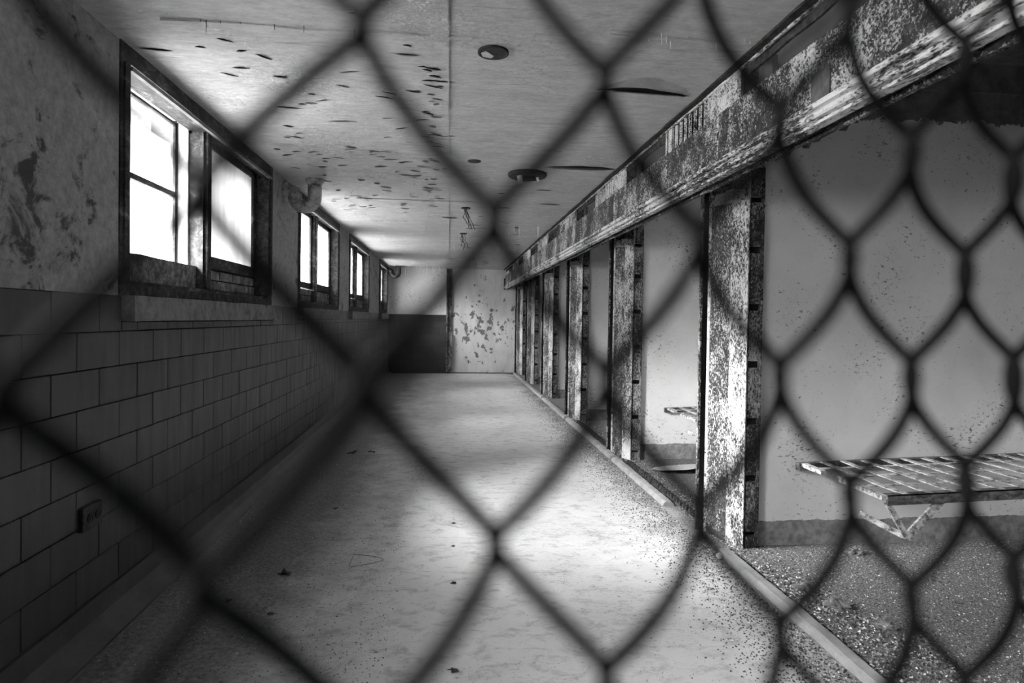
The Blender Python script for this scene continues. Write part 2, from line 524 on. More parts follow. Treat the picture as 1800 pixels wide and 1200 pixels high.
# ------------------------------------------------------------------ windows
def window(idx, Y0, Y1, opened):
    lab = {1: 'nearest window, left half open to the white sky', 2: 'second window, two frosted sashes', 3: 'third window, two frosted sashes', 4: 'last small window by the end wall'}.get(idx, 'window outside the picture')
    root = struct(empty('window_%d' % idx, (XL, (Y0 + Y1) / 2, 1.80)), lab)
    mid = (Y0 + Y1) / 2
    # casing: head, two jambs
    part('frame', rough_box(-2.0, -1.828, Y0, Y1, 3.12, CEIL, .15, .006, idx), M['frame'], root)
    bm = bmesh.new(); box(bm, -1.845, -1.818, Y0 + .1, Y1 - .02, 3.085, 3.108)
    part('head_moulding', bm, M['sill'], root)
    for (a, b) in ((Y0, Y0 + .11), (Y1 - .13, Y1)):
        bm = bmesh.new(); box(bm, -2.30, -1.832, a, b, 1.80, 3.125)
        box(bm, -1.86, -1.820, a + .03, b - .03, 1.9, 3.11)
        part('jamb', bm, M['frame'] if a == Y0 else M['rust'], root)
    # apron under the sashes
    bm = bmesh.new(); box(bm, -2.28, -2.0, Y0 + .11, Y1 - .13, 1.80, 2.06); box(bm, -2.28, -2.0, mid, Y1 - .13, 2.06, 2.10)
    part('apron_backing', bm, M['mortar'], root)
    part('ledge', rough_box(-2.0, -1.875, Y0 + .11, Y1 - .13, 1.862, 1.893, .12, .006, idx + 3), M['frame'], root)
    if opened:
        bm = rough_box(-2.0, -1.965, Y0 + .11, mid - .10, 1.90, 2.075, .1, .005, 5)
        part('apron_panel', bm, M['brick'], root)
    n0 = mid + .1 if opened else Y0 + .12
    for r in range(2):
        y = n0 + (0 if r else -.15)
        while y < Y1 - .15:
            a, b = max(y, n0), min(y + .3, Y1 - .135)
            if b - a > .05 and not (a < mid + .02 and b > mid - .02 and False):
                bm = bmesh.new(); d = random.uniform(-.004, .006)
                box(bm, -2.0, -1.965 + d, a + .006, b - .006, 1.905 + r * .085, 1.98 + r * .085); bevel(bm, .004)
                part('brick', bm, M['brick'], root)
            y += .3
    # mullion
    bm = bmesh.new(); box(bm, -2.02, -1.915, mid - .10, mid + .05, 1.89, 3.12); box(bm, -1.92, -1.89, mid - .075, mid - .035, 1.9, 3.12)
    box(bm, -1.92, -1.90, mid + .0, mid + .03, 1.9, 3.12)
    part('mullion', bm, M['frame'], root)
    def sash(a, b, z0, z1, x0, x1, rail, glass, name='sash', mat=M['frame'], muntin=None):
        bm = bmesh.new()
        box(bm, x0, x1, a, b, z0, z0 + rail * 1.15); box(bm, x0, x1, a, b, z1 - rail * .6, z1)
        box(bm, x0, x1, a, a + rail, z0, z1); box(bm, x0, x1, b - rail, b, z0, z1)
        if muntin: box(bm, x0, x1, a, b, muntin - .02, muntin + .02)
        s = part(name, bm, mat, root)
        bm = bmesh.new(); xm = (x0 + x1) / 2
        box(bm, xm - .002, xm + .002, a + rail * .8, b - rail * .8, z0 + rail * .8, z1 - rail * .4)
        p = bm_obj('glass_pane', bm, glass, s)
        p.location = -root.location
        return s
    sash(mid + .05, Y1 - .13, 2.08, 3.115, -2.0, -1.955, .085, M['grime'] if opened else M['frost'])
    if opened:
        # deep white reveal and an outer window
        bm = bmesh.new(); box(bm, -2.104, -2.022, mid - .115, mid - .095, 2.06, 3.19)
        part('reveal', bm, M['whitepaint'], root)
        bm = bmesh.new(); box(bm, -2.28, -2.0, Y0 + .11, mid - .10, 3.19, 3.215)
        part('head_reveal', bm, M['whitepaint'], root)
        sash(Y0 + .11, mid - .11, 2.04, 3.165, -2.14, -2.105, .03, M['clear'], 'outer_sash', M['frame'], 2.615)
        bm = bmesh.new(); box(bm, -2.104, -2.096, mid - .125, mid - .115, 2.06, 3.17); box(bm, -2.02, -2.00, Y0 + .11, mid - .1, 3.12, 3.215)
        part('stop_bead', bm, M['frame'], root)
    else:
        sash(Y0 + .11, mid - .10, 2.08, 3.115, -2.0, -1.955, .07, M['frost'])
    # block out the wall above and behind the head
    bm = bmesh.new(); box(bm, -2.30, -2.0, mid - .1 if opened else Y0 + .1, Y1 - .1, 3.10, CEIL)
    part('head_block', bm, M['frame'], root)
    # concrete sill with its projecting edge
    bm = rough_box(XL - .1, XL + .065, Y0 + .05, Y1 + .09, 1.657, 1.802, .12, .005, idx + 9)
    part('sill', bm, M['sill'], root, label='chipped concrete sill')
    bm = bmesh.new(); box(bm, -2.0, XL + .01, Y0 + .1, Y1 - .1, 1.79, 1.865)
    part('sill_rail', bm, M['rust'], root)
for i, (a, b, o) in enumerate(WIN):
    window(i + 1, a, b, o)

# ------------------------------------------------------------------ steel posts of the cell front
post_src = None
def make_post(y):
    root = empty('steel_post', (2.1, y, 0))
    H = 2.86
    def sub(name, pts, mat, z0=0, z1=H):
        bm = bmesh.new(); prism(bm, [(a, y + b) for a, b in pts], z0, z1)
        return part(name, bm, mat, root)
    # the pale slanting face, one long bent plate
    bm = bmesh.new()
    prism(bm, [(2.21, y - .06), (2.175, y + .025), (2.19, y + .03), (2.225, y - .05)], 0, H)
    prism(bm, [(2.185, y + .01), (2.15, y + .10), (2.165, y + .105), (2.20, y + .015)], 0, H)
    part('pale_face', bm, M['post_pale'], root, label='pale peeling steel face')
    sub('side_face', [(2.15, .10), (2.085, .32), (2.10, .325), (2.165, .105)], M['post'])
    sub('post_core', [(2.22, -.03), (2.17, .105), (2.13, .32), (2.33, .32), (2.33, .0), (2.24, .0)], M['black'])
    sub('edge_bead', [(2.085, .315), (2.072, .335), (2.10, .34), (2.11, .325)], M['post_pale'])
    # channel on the far side: black recess and a pale edge
    sub('door_channel', [(2.14, .33), (2.14, .40), (2.04, .40), (2.04, .385), (2.12, .385), (2.12, .33)], M['black'])
    sub('channel_edge', [(2.028, .375), (2.028, .402), (2.046, .402), (2.046, .375)], M['post'])
    # stacked lock plates facing the visitor, dark joints between them
    for k, (z0, z1) in enumerate(((0.0, .09), (.12, .50), (.55, .93), (.98, 1.36), (1.41, 1.79), (1.84, 2.22), (2.27, 2.60), (2.64, H))):
        bm = bmesh.new(); box(bm, 2.235, 2.325, y - .045, y - .0, z0, z1); bevel(bm, .006)
        part('lock_plate', bm, M['post_dark'], root)
    bm = bmesh.new(); box(bm, 2.318, 2.336, y - .05, y - .02, 0, H)
    part('rear_flange', bm, M['post_dark'], root)
    bm = rough_box(2.07, 2.2, y - .02, y + .33, 2.62, 2.70, .04, .018, y)
    part('top_bracket', bm, M['lip'], root, label='ragged bracket where the post meets the header')
    return root
post0 = make_post(PY[2])
def copy_tree(o, loc):
    c = o.copy(); COL.objects.link(c); c.location = loc
    for ch in o.children:
        d = ch.copy(); COL.objects.link(d); d.parent = c
    return c
plabels = {0: 'steel post behind the camera, second from the fence', 1: 'steel post beside the fence, outside the picture',
           2: 'nearest peeling steel post, beside the cell with the full bunk', 3: 'second steel post from the camera, left of the cell with the small bunk corner',
           4: 'third peeling steel post from the camera along the cells', 5: 'fourth steel post from the camera along the cells',
           6: 'fifth steel post from the camera, slim and rusty', 7: 'last steel post, touching the far end wall'}
for i, y in enumerate(PY):
    p = post0 if i == 2 else copy_tree(post0, (2.1, y if i < 7 else 18.50, 0))
    tag(p, plabels[i], 'post', 'steel posts along the cell front')

# ------------------------------------------------------------------ header box over the cell doors
hd = tag(empty('door_header', (1.9, 7.0, 2.66)), 'long peeling steel header box running over all the cell openings', 'header')
seams = [YB + .02, -1.6, 1.15, 3.79, 6.26, 8.9, 11.5, 14.1, 16.6, 18.86]
for a, b in zip(seams, seams[1:]):
    bm = rough_box(1.695, 1.71, a + .008, b - .008, 2.725, 3.028, .25, .003, a)
    part('fascia_plate', bm, M['fascia'], hd)
bm = bmesh.new()
extrude_y(bm, [(1.71, 2.733), (1.672, 2.728), (1.662, 2.72), (1.662, 2.696), (1.688, 2.689), (1.688, 2.682), (1.658, 2.674), (1.65, 2.664), (1.65, 2.65), (1.658, 2.642), (1.685, 2.638), (1.685, 2.631), (1.665, 2.626), (1.665, 2.613), (1.72, 2.613)], YB, 18.86, 150, .004)
part('track_lip', bm, M['lip'], hd, label='ridged pale lower lip')
bm = rough_box(1.72, 1.835, YB, 18.86, 2.63, 2.65, .12, .012, 4)
part('soffit', bm, M['rust'], hd, label='rusty underside of the header')
bm = rough_box(1.77, 1.79, YB, 18.86, 2.605, 2.628, .2, .008, 6)
part('inner_track', bm, M['post'], hd)
# ragged rust hanging under the soffit
bm = bmesh.new()
for k in range(420):
    y = random.uniform(.5, 4.2) if k < 190 else random.uniform(5, 18)
    x = random.uniform(1.73, 1.835); L = random.uniform(.02, .09); h = random.uniform(.006, .035)
    v = [bm.verts.new((x, y, 2.637)), bm.verts.new((x + random.uniform(-.01, .02), y + L * 2.2, 2.637)), bm.verts.new((x + .012, y + L, 2.637 - h)), bm.verts.new((x - .01, y + L * 1.4, 2.633 - h * .7))]
    bm.faces.new((v[0], v[1], v[2])); bm.faces.new((v[0], v[3], v[1])); bm.faces.new((v[0], v[2], v[3])); bm.faces.new((v[1], v[3], v[2]))
part('rust_scale', bm, M['rust'], hd, stuff=True)
bm = bmesh.new(); box(bm, 1.82, 1.84, YB, 18.86, 2.64, 3.5)
part('back_plate', bm, M['inner'], hd)
# ceiling edge angle
bm = rough_box(1.645, 1.70, YB, 18.88, 3.203, 3.232, .05, .010, 1)
part('ceiling_angle', bm, M['rust'], hd, label='crusted rusty angle iron at the ceiling edge')
bm = rough_box(1.686, 1.698, YB, 18.88, 3.192, 3.205, .12, .004, 2)
part('angle_edge', bm, M['lip'], hd)
bm = rough_box(1.716, 1.732, YB, 18.8, 3.15, 3.205, .04, .010, 11)
part('crusted_edge', bm, M['rust'], hd)
# top strip: plates, louvres, open slots
for b0 in (-3.6, -1.2, 3.50, 5.86, 8.22, 10.6, 12.95, 15.3):
    e = .44
    bm = rough_box(1.697, 1.712, b0, b0 + e, 3.02, 3.195, .1, .003, b0)
    box(bm, 1.690, 1.70, b0 + e - .03, b0 + e, 3.03, 3.19)
    box(bm, 1.690, 1.70, b0 + .02, b0 + .05, 3.03, 3.19)
    part('top_plate', bm, M['vent'], hd)
    bm = bmesh.new(); box(bm, 1.705, 1.80, b0 - .03, b0, 3.0, 3.2)
    part('hanger_bracket', bm, M['rust'], hd)
    bm = bmesh.new(); box(bm, 1.78, 1.81, b0 - .22, b0 - .14, 3.0, 3.2)
    part('hanger_bracket', bm, M['inner'], hd)
    for k in range(7):
        yy = b0 + e + .035 + k * .088
        bm = bmesh.new()
        prism(bm, [(1.705, yy), (1.692, yy + .006), (1.689, yy + .017), (1.692, yy + .028), (1.705, yy + .034)], 3.02, 3.185)
        part('louvre', bm, M['vent'], hd)
    bm = bmesh.new(); box(bm, 1.72, 1.73, b0 + e, b0 + e + .66, 3.0, 3.2)
    part('louvre_backing', bm, M['black'], hd)
    bm = bmesh.new(); box(bm, 1.694, 1.712, b0 + e + .665, b0 + e + .735, 3.02, 3.195); box(bm, 1.694, 1.712, b0 + e + .78, b0 + e + .80, 3.02, 3.195)
    part('slot_stile', bm, M['vent'], hd)
bm = bmesh.new(); box(bm, 1.686, 1.696, 2.61, 2.755, 2.735, 2.87); bevel(bm, .002)
part('cover_plate', bm, M['cover'], hd, label='small dark square cover plate')
bm = bmesh.new(); box(bm, 1.690, 1.696, 2.595, 2.77, 2.726, 2.737); box(bm, 1.690, 1.696, 2.755, 2.768, 2.735, 2.875)
part('cover_rim', bm, M['lip'], hd)
for a in (3.80, 6.27, 8.91, 11.51, 14.11):
    bm = bmesh.new(); box(bm, 1.690, 1.698, a - .03, a - .008, 2.73, 3.026)
    part('seam_strip', bm, M['lip'], hd)
for a in (3.45, 4.7, 5.6, 7.9, 8.8):
    bm = bmesh.new()
    for k in range(8):
        z = 2.75 + k * .035
        box(bm, 1.6895, 1.696, a, a + .012, z, z + .012)
    part('rivet', bm, M['lip'], hd, stuff=True)
bm = bmesh.new(); box(bm, 1.655, 1.70, 18.66, 18.84, 2.60, 2.95); bevel(bm, .008)
part('end_bar', bm, M['rust'], hd)

# ------------------------------------------------------------------ curb, toothed tracks
for i, (a, b) in enumerate(((-4.1, 4.28), (5.42, 7.25), (7.32, 10.2), (10.35, 12.9), (13.0, 15.8), (15.9, 18.8))):
    bm = bmesh.new()
    n = max(4, int((b - a) / .15))
    extrude_y(bm, [(1.975, 0), (1.985, .03), (2.0, .042), (2.055, .045), (2.075, .03), (2.08, 0)], a, b, n, .008, i)
    struct(bm_obj('trim_%d' % (i + 1), bm, M['curb']), 'rounded concrete curb along the cell doors')
for i, (a, b, l) in enumerate(((5.1, 7.15, 'toothed rusty floor track in the doorway of the cell with the small bunk corner'), (7.9, 10.0, 'toothed rusty floor track in the doorway beyond the second steel post'))):
    bm = bmesh.new()
    box(bm, 2.13, 2.19, a, b, .0, .012)
    y = a
    while y < b - .04:
        box(bm, 2.13, 2.15, y, y + .036, .01, .045); box(bm, 2.15, 2.18, y, y + .022, .01, .038)
        y += .075
    tag(bm_obj('toothed_track', bm, M['rust']), l, 'track')

# ------------------------------------------------------------------ bunks
def bunk(x0, y, label, z=.645, dy=.92, x1=4.62):
    r = tag(empty('bunk', (x0, y, z)), label, 'bunk', 'steel wall bunks in the cells')
    yf = y - dy
    rise = .012
    bm = rough_box(0, .05, 0, x1 - x0, 0, .055, .25, .003, x0)          # built along y then turned
    for v in bm.verts: v.co = Vector((x0 + v.co.y, y - .012 - v.co.x, z - .06 + v.co.z))
    part('back_rail', bm, M['bunkdark'], r)
    bm = bmesh.new(); box(bm, x0 + .06, x1, yf, yf + .014, z - .065, z); box(bm, x0 + .06, x1, yf, yf + .05, z - .008, z)
    part('front_rail', bm, M['bunkdark'], r)
    for (ya, yb) in ((y - .30, y - .06), (yf, yf + .42)):
        bm = rough_box(x0 + .02, x0 + .06, ya, yb, z - .03, z - .002, .05, .006, ya)
        part('end_slat', bm, M['bunk'], r)
    n = int((x1 - x0) / .165)
    for k in range(n):
        xx = x0 + .19 + k * .165
        bm = rough_box(xx - .022, xx + .022, yf + .01, y - .05, z - .006, z + .001, .12, .004, k)
        part('slat', bm, M['bunk'], r)
    for f in (.27, .52, .77):
        bm = bmesh.new(); yy = yf + dy * f
        box(bm, x0 + .06, x1, yy - .018, yy + .018, z - .014, z - .007)
        part('cross_strap', bm, M['bunk'], r)
    # broken sheet scraps lying in the mesh are part of the rusted bunk
    def strap(p, q, wd):
        bm = bmesh.new(); p = Vector(p); q = Vector(q); d = (q - p).normalized(); s = d.cross(Vector((0, 1, 0))).normalized() * wd; nrm = Vector((0, .008, 0))
        a = [p - s, p + s, q + s, q - s]
        lo = [bm.verts.new(v - nrm) for v in a]; hi = [bm.verts.new(v + nrm) for v in a]
        for k in range(4): bm.faces.new((lo[k], lo[(k + 1) % 4], hi[(k + 1) % 4], hi[k]))
        bm.faces.new(lo[::-1]); bm.faces.new(hi)
        part('brace', bm, M['bunk'], r)
    v = (x0 + .20, yf + .02, z - .275)
    strap((x0 + .07, yf + .02, z - .05), v, .018)
    strap((x0 + .44, yf + .03, z - .06), v, .026)
    strap((x0 - .01, yf + .16, z - .16), (v[0] - .02, v[1] + .01, v[2] + .01), .018)
    if x1 - x0 > 1.5:
        v = (x1 - .35, yf + .02, z - .275)
        strap((x1 - .1, yf + .02, z - .05), v, .018); strap((x1 - .62, yf + .03, z - .06), v, .026)
    r.rotation_euler = (0, -.03, 0)
    return r
bunk(2.645, PY[2], 'flaking slatted steel bunk on the wall of the nearest cell')
bunk(2.64, PY[3], 'slatted bunk half hidden behind the nearest steel post')

# ------------------------------------------------------------------ pipe traps
def trap(name, y, label, mat, r=.075, s=1.0):
    root = tag(empty(name, (XL, y, 3.06)), label, 'pipe')
    bm = bmesh.new()
    cx, cz = -1.625, 3.03
    pts = [(XL, y, 3.075), (-1.78, y, 3.078)]
    for k in range(5):
        a = PI / 2 - k * PI / 8
        pts.append((-1.775 + .055 * math.cos(a), y, 3.02 + .058 * math.sin(a)))
    R = .105
    for k in range(1, 12):
        a = PI + k * PI / 12
        pts.append((-1.615 + R * math.cos(a), y, 3.02 + R * math.sin(a)))
    pts += [(-1.51, y, 3.03), (-1.51, y, 3.12), (-1.51, y, CEIL)]
    tube(bm, pts, r, 20)
    part('trap_bend', bm, mat, root, True)
    bm = bmesh.new(); tube(bm, [(XL, y, 3.075), (XL + .035, y, 3.075), (XL + .045, y, 3.075)], [.11, .11, .085], 24)
    part('wall_flange', bm, M['dark'] if mat == M['dark'] else mat, root)
    bm = bmesh.new(); lathe(bm, [(.10, CEIL), (.10, CEIL - .03), (.088, CEIL - .045), (.078, CEIL - .06)], (-1.51, y, 0), 24)
    part('ceiling_collar', bm, mat, root)
    return root
trap('pipe_trap', 7.02, 'thick grey U-shaped drain pipe between the wall and ceiling by the second window', M['pipe'])
trap('pipe_trap', 18.3, 'small dark drain pipe bend in the far left ceiling corner', M['dark'])

# ------------------------------------------------------------------ ceiling fixtures
def fixture_big():
    r = tag(empty('ceiling_fixture', (.79, 6.36, CEIL)), 'large round dark ceiling plate with a white socket hanging from it', 'light fixture')
    bm = bmesh.new(); lathe(bm, [(.06, 0), (.20, -.0), (.205, -.012), (.195, -.035), (.16, -.045), (.03, -.03)], (.79, 6.36, CEIL), 36)
    part('base_plate', bm, M['dark'], r)
    for (dx, dy, h) in ((-.09, -.06, .075), (.1, -.02, .04)):
        bm = bmesh.new(); tube(bm, [(.79 + dx, 6.36 + dy, CEIL - .04), (.79 + dx + .015, 6.36 + dy, CEIL - .04 - h)], .026 if h > .05 else .014, 12)
        part('socket', bm, M['porcelain'], r)
    bm = bmesh.new(); box(bm, .72, .86, 6.30, 6.33, CEIL - .065, CEIL - .035)
    part('crossbar', bm, M['dark'], r)
fixture_big()
r = tag(empty('round_blanking_plate', (.228, 3.5, CEIL)), 'round black ceiling opening with a torn paint tongue across it', 'ceiling plate')
bm = bmesh.new(); lathe(bm, [(.01, -.004), (.078, -.004), (.082, 0)], (.228, 3.5, CEIL), 30); part('opening', bm, M['black'], r)
bm = bmesh.new(); lathe(bm, [(.074, 0), (.088, 0), (.088, -.012), (.080, -.014), (.074, -.010)], (.228, 3.5, CEIL), 30); part('rim', bm, M['dark'], r)
bm = bmesh.new()
pp = [(.16, 3.50), (.17, 3.545), (.22, 3.56), (.235, 3.53), (.21, 3.50), (.185, 3.475)]
f = bm.faces.new([bm.verts.new((x, y, CEIL - .008)) for x, y in pp]); e = bmesh.ops.extrude_face_region(bm, geom=[f]); bmesh.ops.translate(bm, verts=[v for v in e['geom'] if isinstance(v, bmesh.types.BMVert)], vec=(0, 0, -.006))
part('paint_tongue', bm, M['ceiling'], r)
bm = bmesh.new(); lathe(bm, [(.005, -.006), (.062, -.006), (.066, 0)], (.22, 5.94, CEIL), 28)
tag(bm_obj('round_blanking_plate', bm, M['dark']), 'small dark oval blanking plate on the ceiling left of the big fixture', 'ceiling plate')
bm = bmesh.new(); lathe(bm, [(.03, -.001), (.20, -.001), (.20, -.015), (.185, -.02), (.155, -.125), (.13, -.135), (.02, -.135)], (.776, 16.25, CEIL), 32)
tag(bm_obj('bowl_light', bm, M['bright'], None, True), 'small shiny metal bowl light on the ceiling near the far wall', 'light fixture')
def hanging(y, x, label, seed):
    rnd = random.Random(seed)
    r = tag(empty('hanging_wires', (x, y, CEIL)), label, 'wires')
    bm = bmesh.new(); lathe(bm, [(.01, 0), (.065, 0), (.065, -.012), (.01, -.014)], (x, y, CEIL), 20); part('ceiling_rose', bm, M['dark'], r)
    for k in range(5):
        px, py, pz = x + rnd.uniform(-.03, .03), y, CEIL - .01
        pts = [(px, py, pz)]
        L = rnd.uniform(.12, .3)
        for j in range(7):
            px += rnd.uniform(-.02, .028) ; py += rnd.uniform(-.012, .012); pz -= L / 7
            pts.append((px, py, pz))
        bm = bmesh.new(); tube(bm, pts, .0045, 6); part('wire', bm, M['dark'], r)
hanging(8.46, .205, 'tangled bare wires dangling from the ceiling, nearer cluster', 3)
hanging(11.0, .23, 'frayed wires dangling from the ceiling, farther cluster', 5)

# ------------------------------------------------------------------ ceiling relief: drooping paint, joint ridge, lime drips
def flake(x, y, L, D, h, ang=0.0, bare=False):
    """paint sheet hinged on its far edge, free edge drooping toward the visitor over a gap with its shade painted in"""
    bm = bmesh.new()
    nx, ny = 8, 3
    ca, sa = math.cos(ang), math.sin(ang)
    def P(u, v, z):
        X, Y = (u - .5) * L, v * D
        return (x + X * ca - Y * sa, y + X * sa + Y * ca, z)
    jag = [random.uniform(-.9, .35) for _ in range(nx + 1)]
    gr = []
    for i in range(nx + 1):
        u = i / nx; s = math.sin(PI * u) ** .7
        row = []
        for j in range(ny + 1):
            v = j / ny
            yy = v * s * (1 + (jag[i] * .5 if j == 0 else 0)) + (1 - s) * .5
            row.append(bm.verts.new(P(u, yy, CEIL - .001 - h * s * (1 - v) ** 1.6 - (.0015 if j < ny else 0))))
        gr.append(row)
    for i in range(nx):
        for j in range(ny):
            q = (gr[i][j], gr[i + 1][j], gr[i + 1][j + 1], gr[i][j + 1])
            if len({tuple(round(c, 6) for c in v.co) for v in q}) < 3: continue
            bm.faces.new(q).material_index = 0
    # painted gap shade behind the sheet and just in front of it
    lo, hi = [], []
    for i in range(nx + 1):
        u = i / nx; s = math.sin(PI * u) ** .7
        lo.append(bm.verts.new(P(u, .5 - .5 * s - (.14 + jag[i] * .2) * s, CEIL - .0008)))
        hi.append(bm.verts.new(P(u, .5 - .05 * s, CEIL - .0008)))
    for i in range(nx):
        bm.faces.new((lo[i], lo[i + 1], hi[i + 1], hi[i])).material_index = 1
    if bare:
        l2 = [bm.verts.new(P(i / nx, .5 - .5 * math.sin(PI * i / nx) ** .7 - (1.5 + jag[i] * .4) * math.sin(PI * i / nx) ** .6, CEIL - .0006)) for i in range(nx + 1)]
        for i in range(nx):
            bm.faces.new((l2[i], l2[i + 1], lo[i + 1], lo[i])).material_index = 2
    me_o = bm_obj('paint_flake', bm, [M['ceiling'], M['gap_shade'], M['bare']], ceiling)
    return me_o
flake(1.27, 3.93, .66, .13, .030, .05, True)
flake(1.28, 5.97, .74, .16, .035, -.03, False)
for (x, y, L, D, h, a) in ((-1.19, 4.62, .22, .05, .02, .15), (-.85, 4.88, .26, .05, .02, -.12), (-1.1, 3.75, .12, .04, .015, .8), (-1.25, 3.55, .1, .04, .015, .5),
                           (-1.40, 4.05, .12, .04, .015, .6), (-1.0, 4.5, .1, .04, .02, .1), (-.2, 5.2, .14, .05, .02, .3), (-.3, 6.2, .1, .05, .02, 0),
                           (-.17, 4.6, .12, .07, .03, .6), (-.15, 4.9, .08, .06, .03, .4), (-.9, 5.6, .13, .05, .02, .3), (-.6, 5.7, .12, .04, .02, -.3),
                           (-1.7, 3.72, .2, .06, .02, .1), (-.55, 3.0, .1, .04, .015, .4), (-.5, 3.15, .05, .03, .015, 0)):
    flake(x, y, L * .9, D * .6, h * .55, a)
for k in range(130):
    x = random.uniform(-1.6, -.1); y = 3.4 + 5.6 * random.random() ** .8
    if k > 100: x = random.gauss(-.15, .07); y = random.uniform(3.2, 7.5)
    L = random.uniform(.05, .15)
    flake(x, y, L, random.uniform(.018, .045), random.uniform(.004, .014), random.uniform(-.5, .5))
for k in range(24):
    flake(random.uniform(-.1, 1.5), random.uniform(6.5, 17), random.uniform(.08, .3), random.uniform(.04, .1), random.uniform(.008, .02), random.uniform(-.2, .2))
# straight board joint down the ceiling and crusted cross ridges
bm = rough_box(-.03, -.022, 2.0, YF, CEIL - .006, CEIL + .01, .08, .004, 1)
bm_obj('joint_ridge', bm, M['ceiling'], ceiling)
for (x0, x1, y, amp) in ((-1.5, .1, 3.34, .012), (.7, 1.66, 3.2, .012), (-1.2, .4, 8.0, .01)):
    bm = rough_box(0, .012, x0, x1, -.008, .01, .03, .009, y)
    for v in bm.verts: v.co = Vector((v.co.y, y + v.co.x + .02 * noise.noise(Vector((v.co.y * 2, y, 0))), CEIL + v.co.z))
    bm_obj('crust_ridge', bm, M['ceiling'], ceiling)
bm = bmesh.new()
def drip(x, y, L, r=.003):
    tube(bm, [(x, y, CEIL), (x + random.uniform(-.002, .002), y, CEIL - L * .5), (x, y, CEIL - L)], [r, r * .8, r * .4], 5)
for (n, y, x0, x1, L0, L1) in ((10, 7.6, -1.3, -.2, .01, .03), (8, 7.3, .9, 1.5, .01, .05), (7, 8.6, .9, 1.55, .02, .07), (6, 9.9, .5, 1.5, .03, .25), (7, 10.6, .6, 1.3, .03, .12),
                               (26, 18.4, -1.5, -.3, .06, .32), (8, 16.0, .5, .8, .1, .25), (10, 3.2, 1.0, 1.6, .008, .05), (8, 12.8, 0, 1.4, .05, .2)):
    for k in range(n): drip(random.uniform(x0, x1), y + random.uniform(-.05, .05), random.uniform(L0, L1), .003 if y < 9 else .006)
o = bm_obj('lime_drips', bm, M['lime'], ceiling); o['kind'] = 'stuff'
bm = bmesh.new()
for (x, L) in ((-1.27, .07), (-1.30, .012), (-1.20, .012), (-.93, .03), (-.78, .035), (-.52, .05), (-1.1, .01)): drip(x, 3.33, L, .0022)
o = bm_obj('dark_drips', bm, M['dark'], ceiling); o['kind'] = 'stuff'

# ------------------------------------------------------------------ outlet box on the tiles
r = tag(empty('outlet_box', (XL, 3.34, .65)), 'dark electrical outlet box set low in the tiled wall', 'outlet')
bm = bmesh.new(); box(bm, XL - .005, XL + .028, 3.25, 3.43, .592, .715); bevel(bm, .008, 2); part('face_plate', bm, M['dark'], r)
for yy in (3.305, 3.375):
    bm = bmesh.new(); tube(bm, [(XL + .026, yy, .655), (XL + .036, yy, .655)], .024, 16); part('socket', bm, M['inner'], r)
    bm = bmesh.new(); box(bm, XL + .034, XL + .038, yy - .012, yy - .007, .645, .668); box(bm, XL + .034, XL + .038, yy + .007, yy + .012, .645, .668); part('slot', bm, M['black'], r)

# ------------------------------------------------------------------ floor litter
def leaf(x, y, s, label, seed):
    rnd = random.Random(seed); bm = bmesh.new()
    n = 10; c = bm.verts.new((x, y, .012 * s / .05)); ring = []
    for k in range(n):
        a = 2 * PI * k / n; rr = s * (1 if k % 2 else .55) * rnd.uniform(.7, 1.15)
        ring.append(bm.verts.new((x + rr * math.cos(a), y + rr * .9 * math.sin(a), max(.001, rnd.uniform(.0, .55) * s))))
    for k in range(n): bm.faces.new((c, ring[k], ring[(k + 1) % n]))
    e = bmesh.ops.extrude_face_region(bm, geom=list(bm.faces)); bmesh.ops.translate(bm, verts=[v for v in e['geom'] if isinstance(v, bmesh.types.BMVert)], vec=(0, 0, .002))
    tag(bm_obj('dead_leaf', bm, M['leaf']), label, 'leaf', 'dead leaves on the corridor floor')
for i, (x, y, s, l) in enumerate(((.041, 2.93, .028, 'curled dark leaf at the bottom centre of the floor, nearest the camera'),
        (.048, 3.91, .022, 'small dark leaf on the bright floor, second from the camera'),
        (.05, 4.55, .016, 'tiny dark leaf on the bright floor under the fence crossing'),
        (.055, 5.06, .022, 'small dark leaf on the bright floor, farthest of the three in line'),
        (-1.055, 4.12, .055, 'largest crumpled dark leaf clump in the shade by the tiled wall'),
        (-1.17, 7.7, .07, 'dark crumpled litter on the shaded floor beneath the second window'),
        (-.95, 7.75, .06, 'dark crumpled litter just right of the clump beneath the second window'),
        (-.992, 3.57, .028, 'small dark leaf in the shade left of the light edge'),
        (-.976, 5.5, .035, 'dark leaf in the shade, beyond the largest clump'),
        (-1.28, 3.75, .03, 'dark leaf close to the foot of the tiled wall'))):
    leaf(x, y, s, l, i)
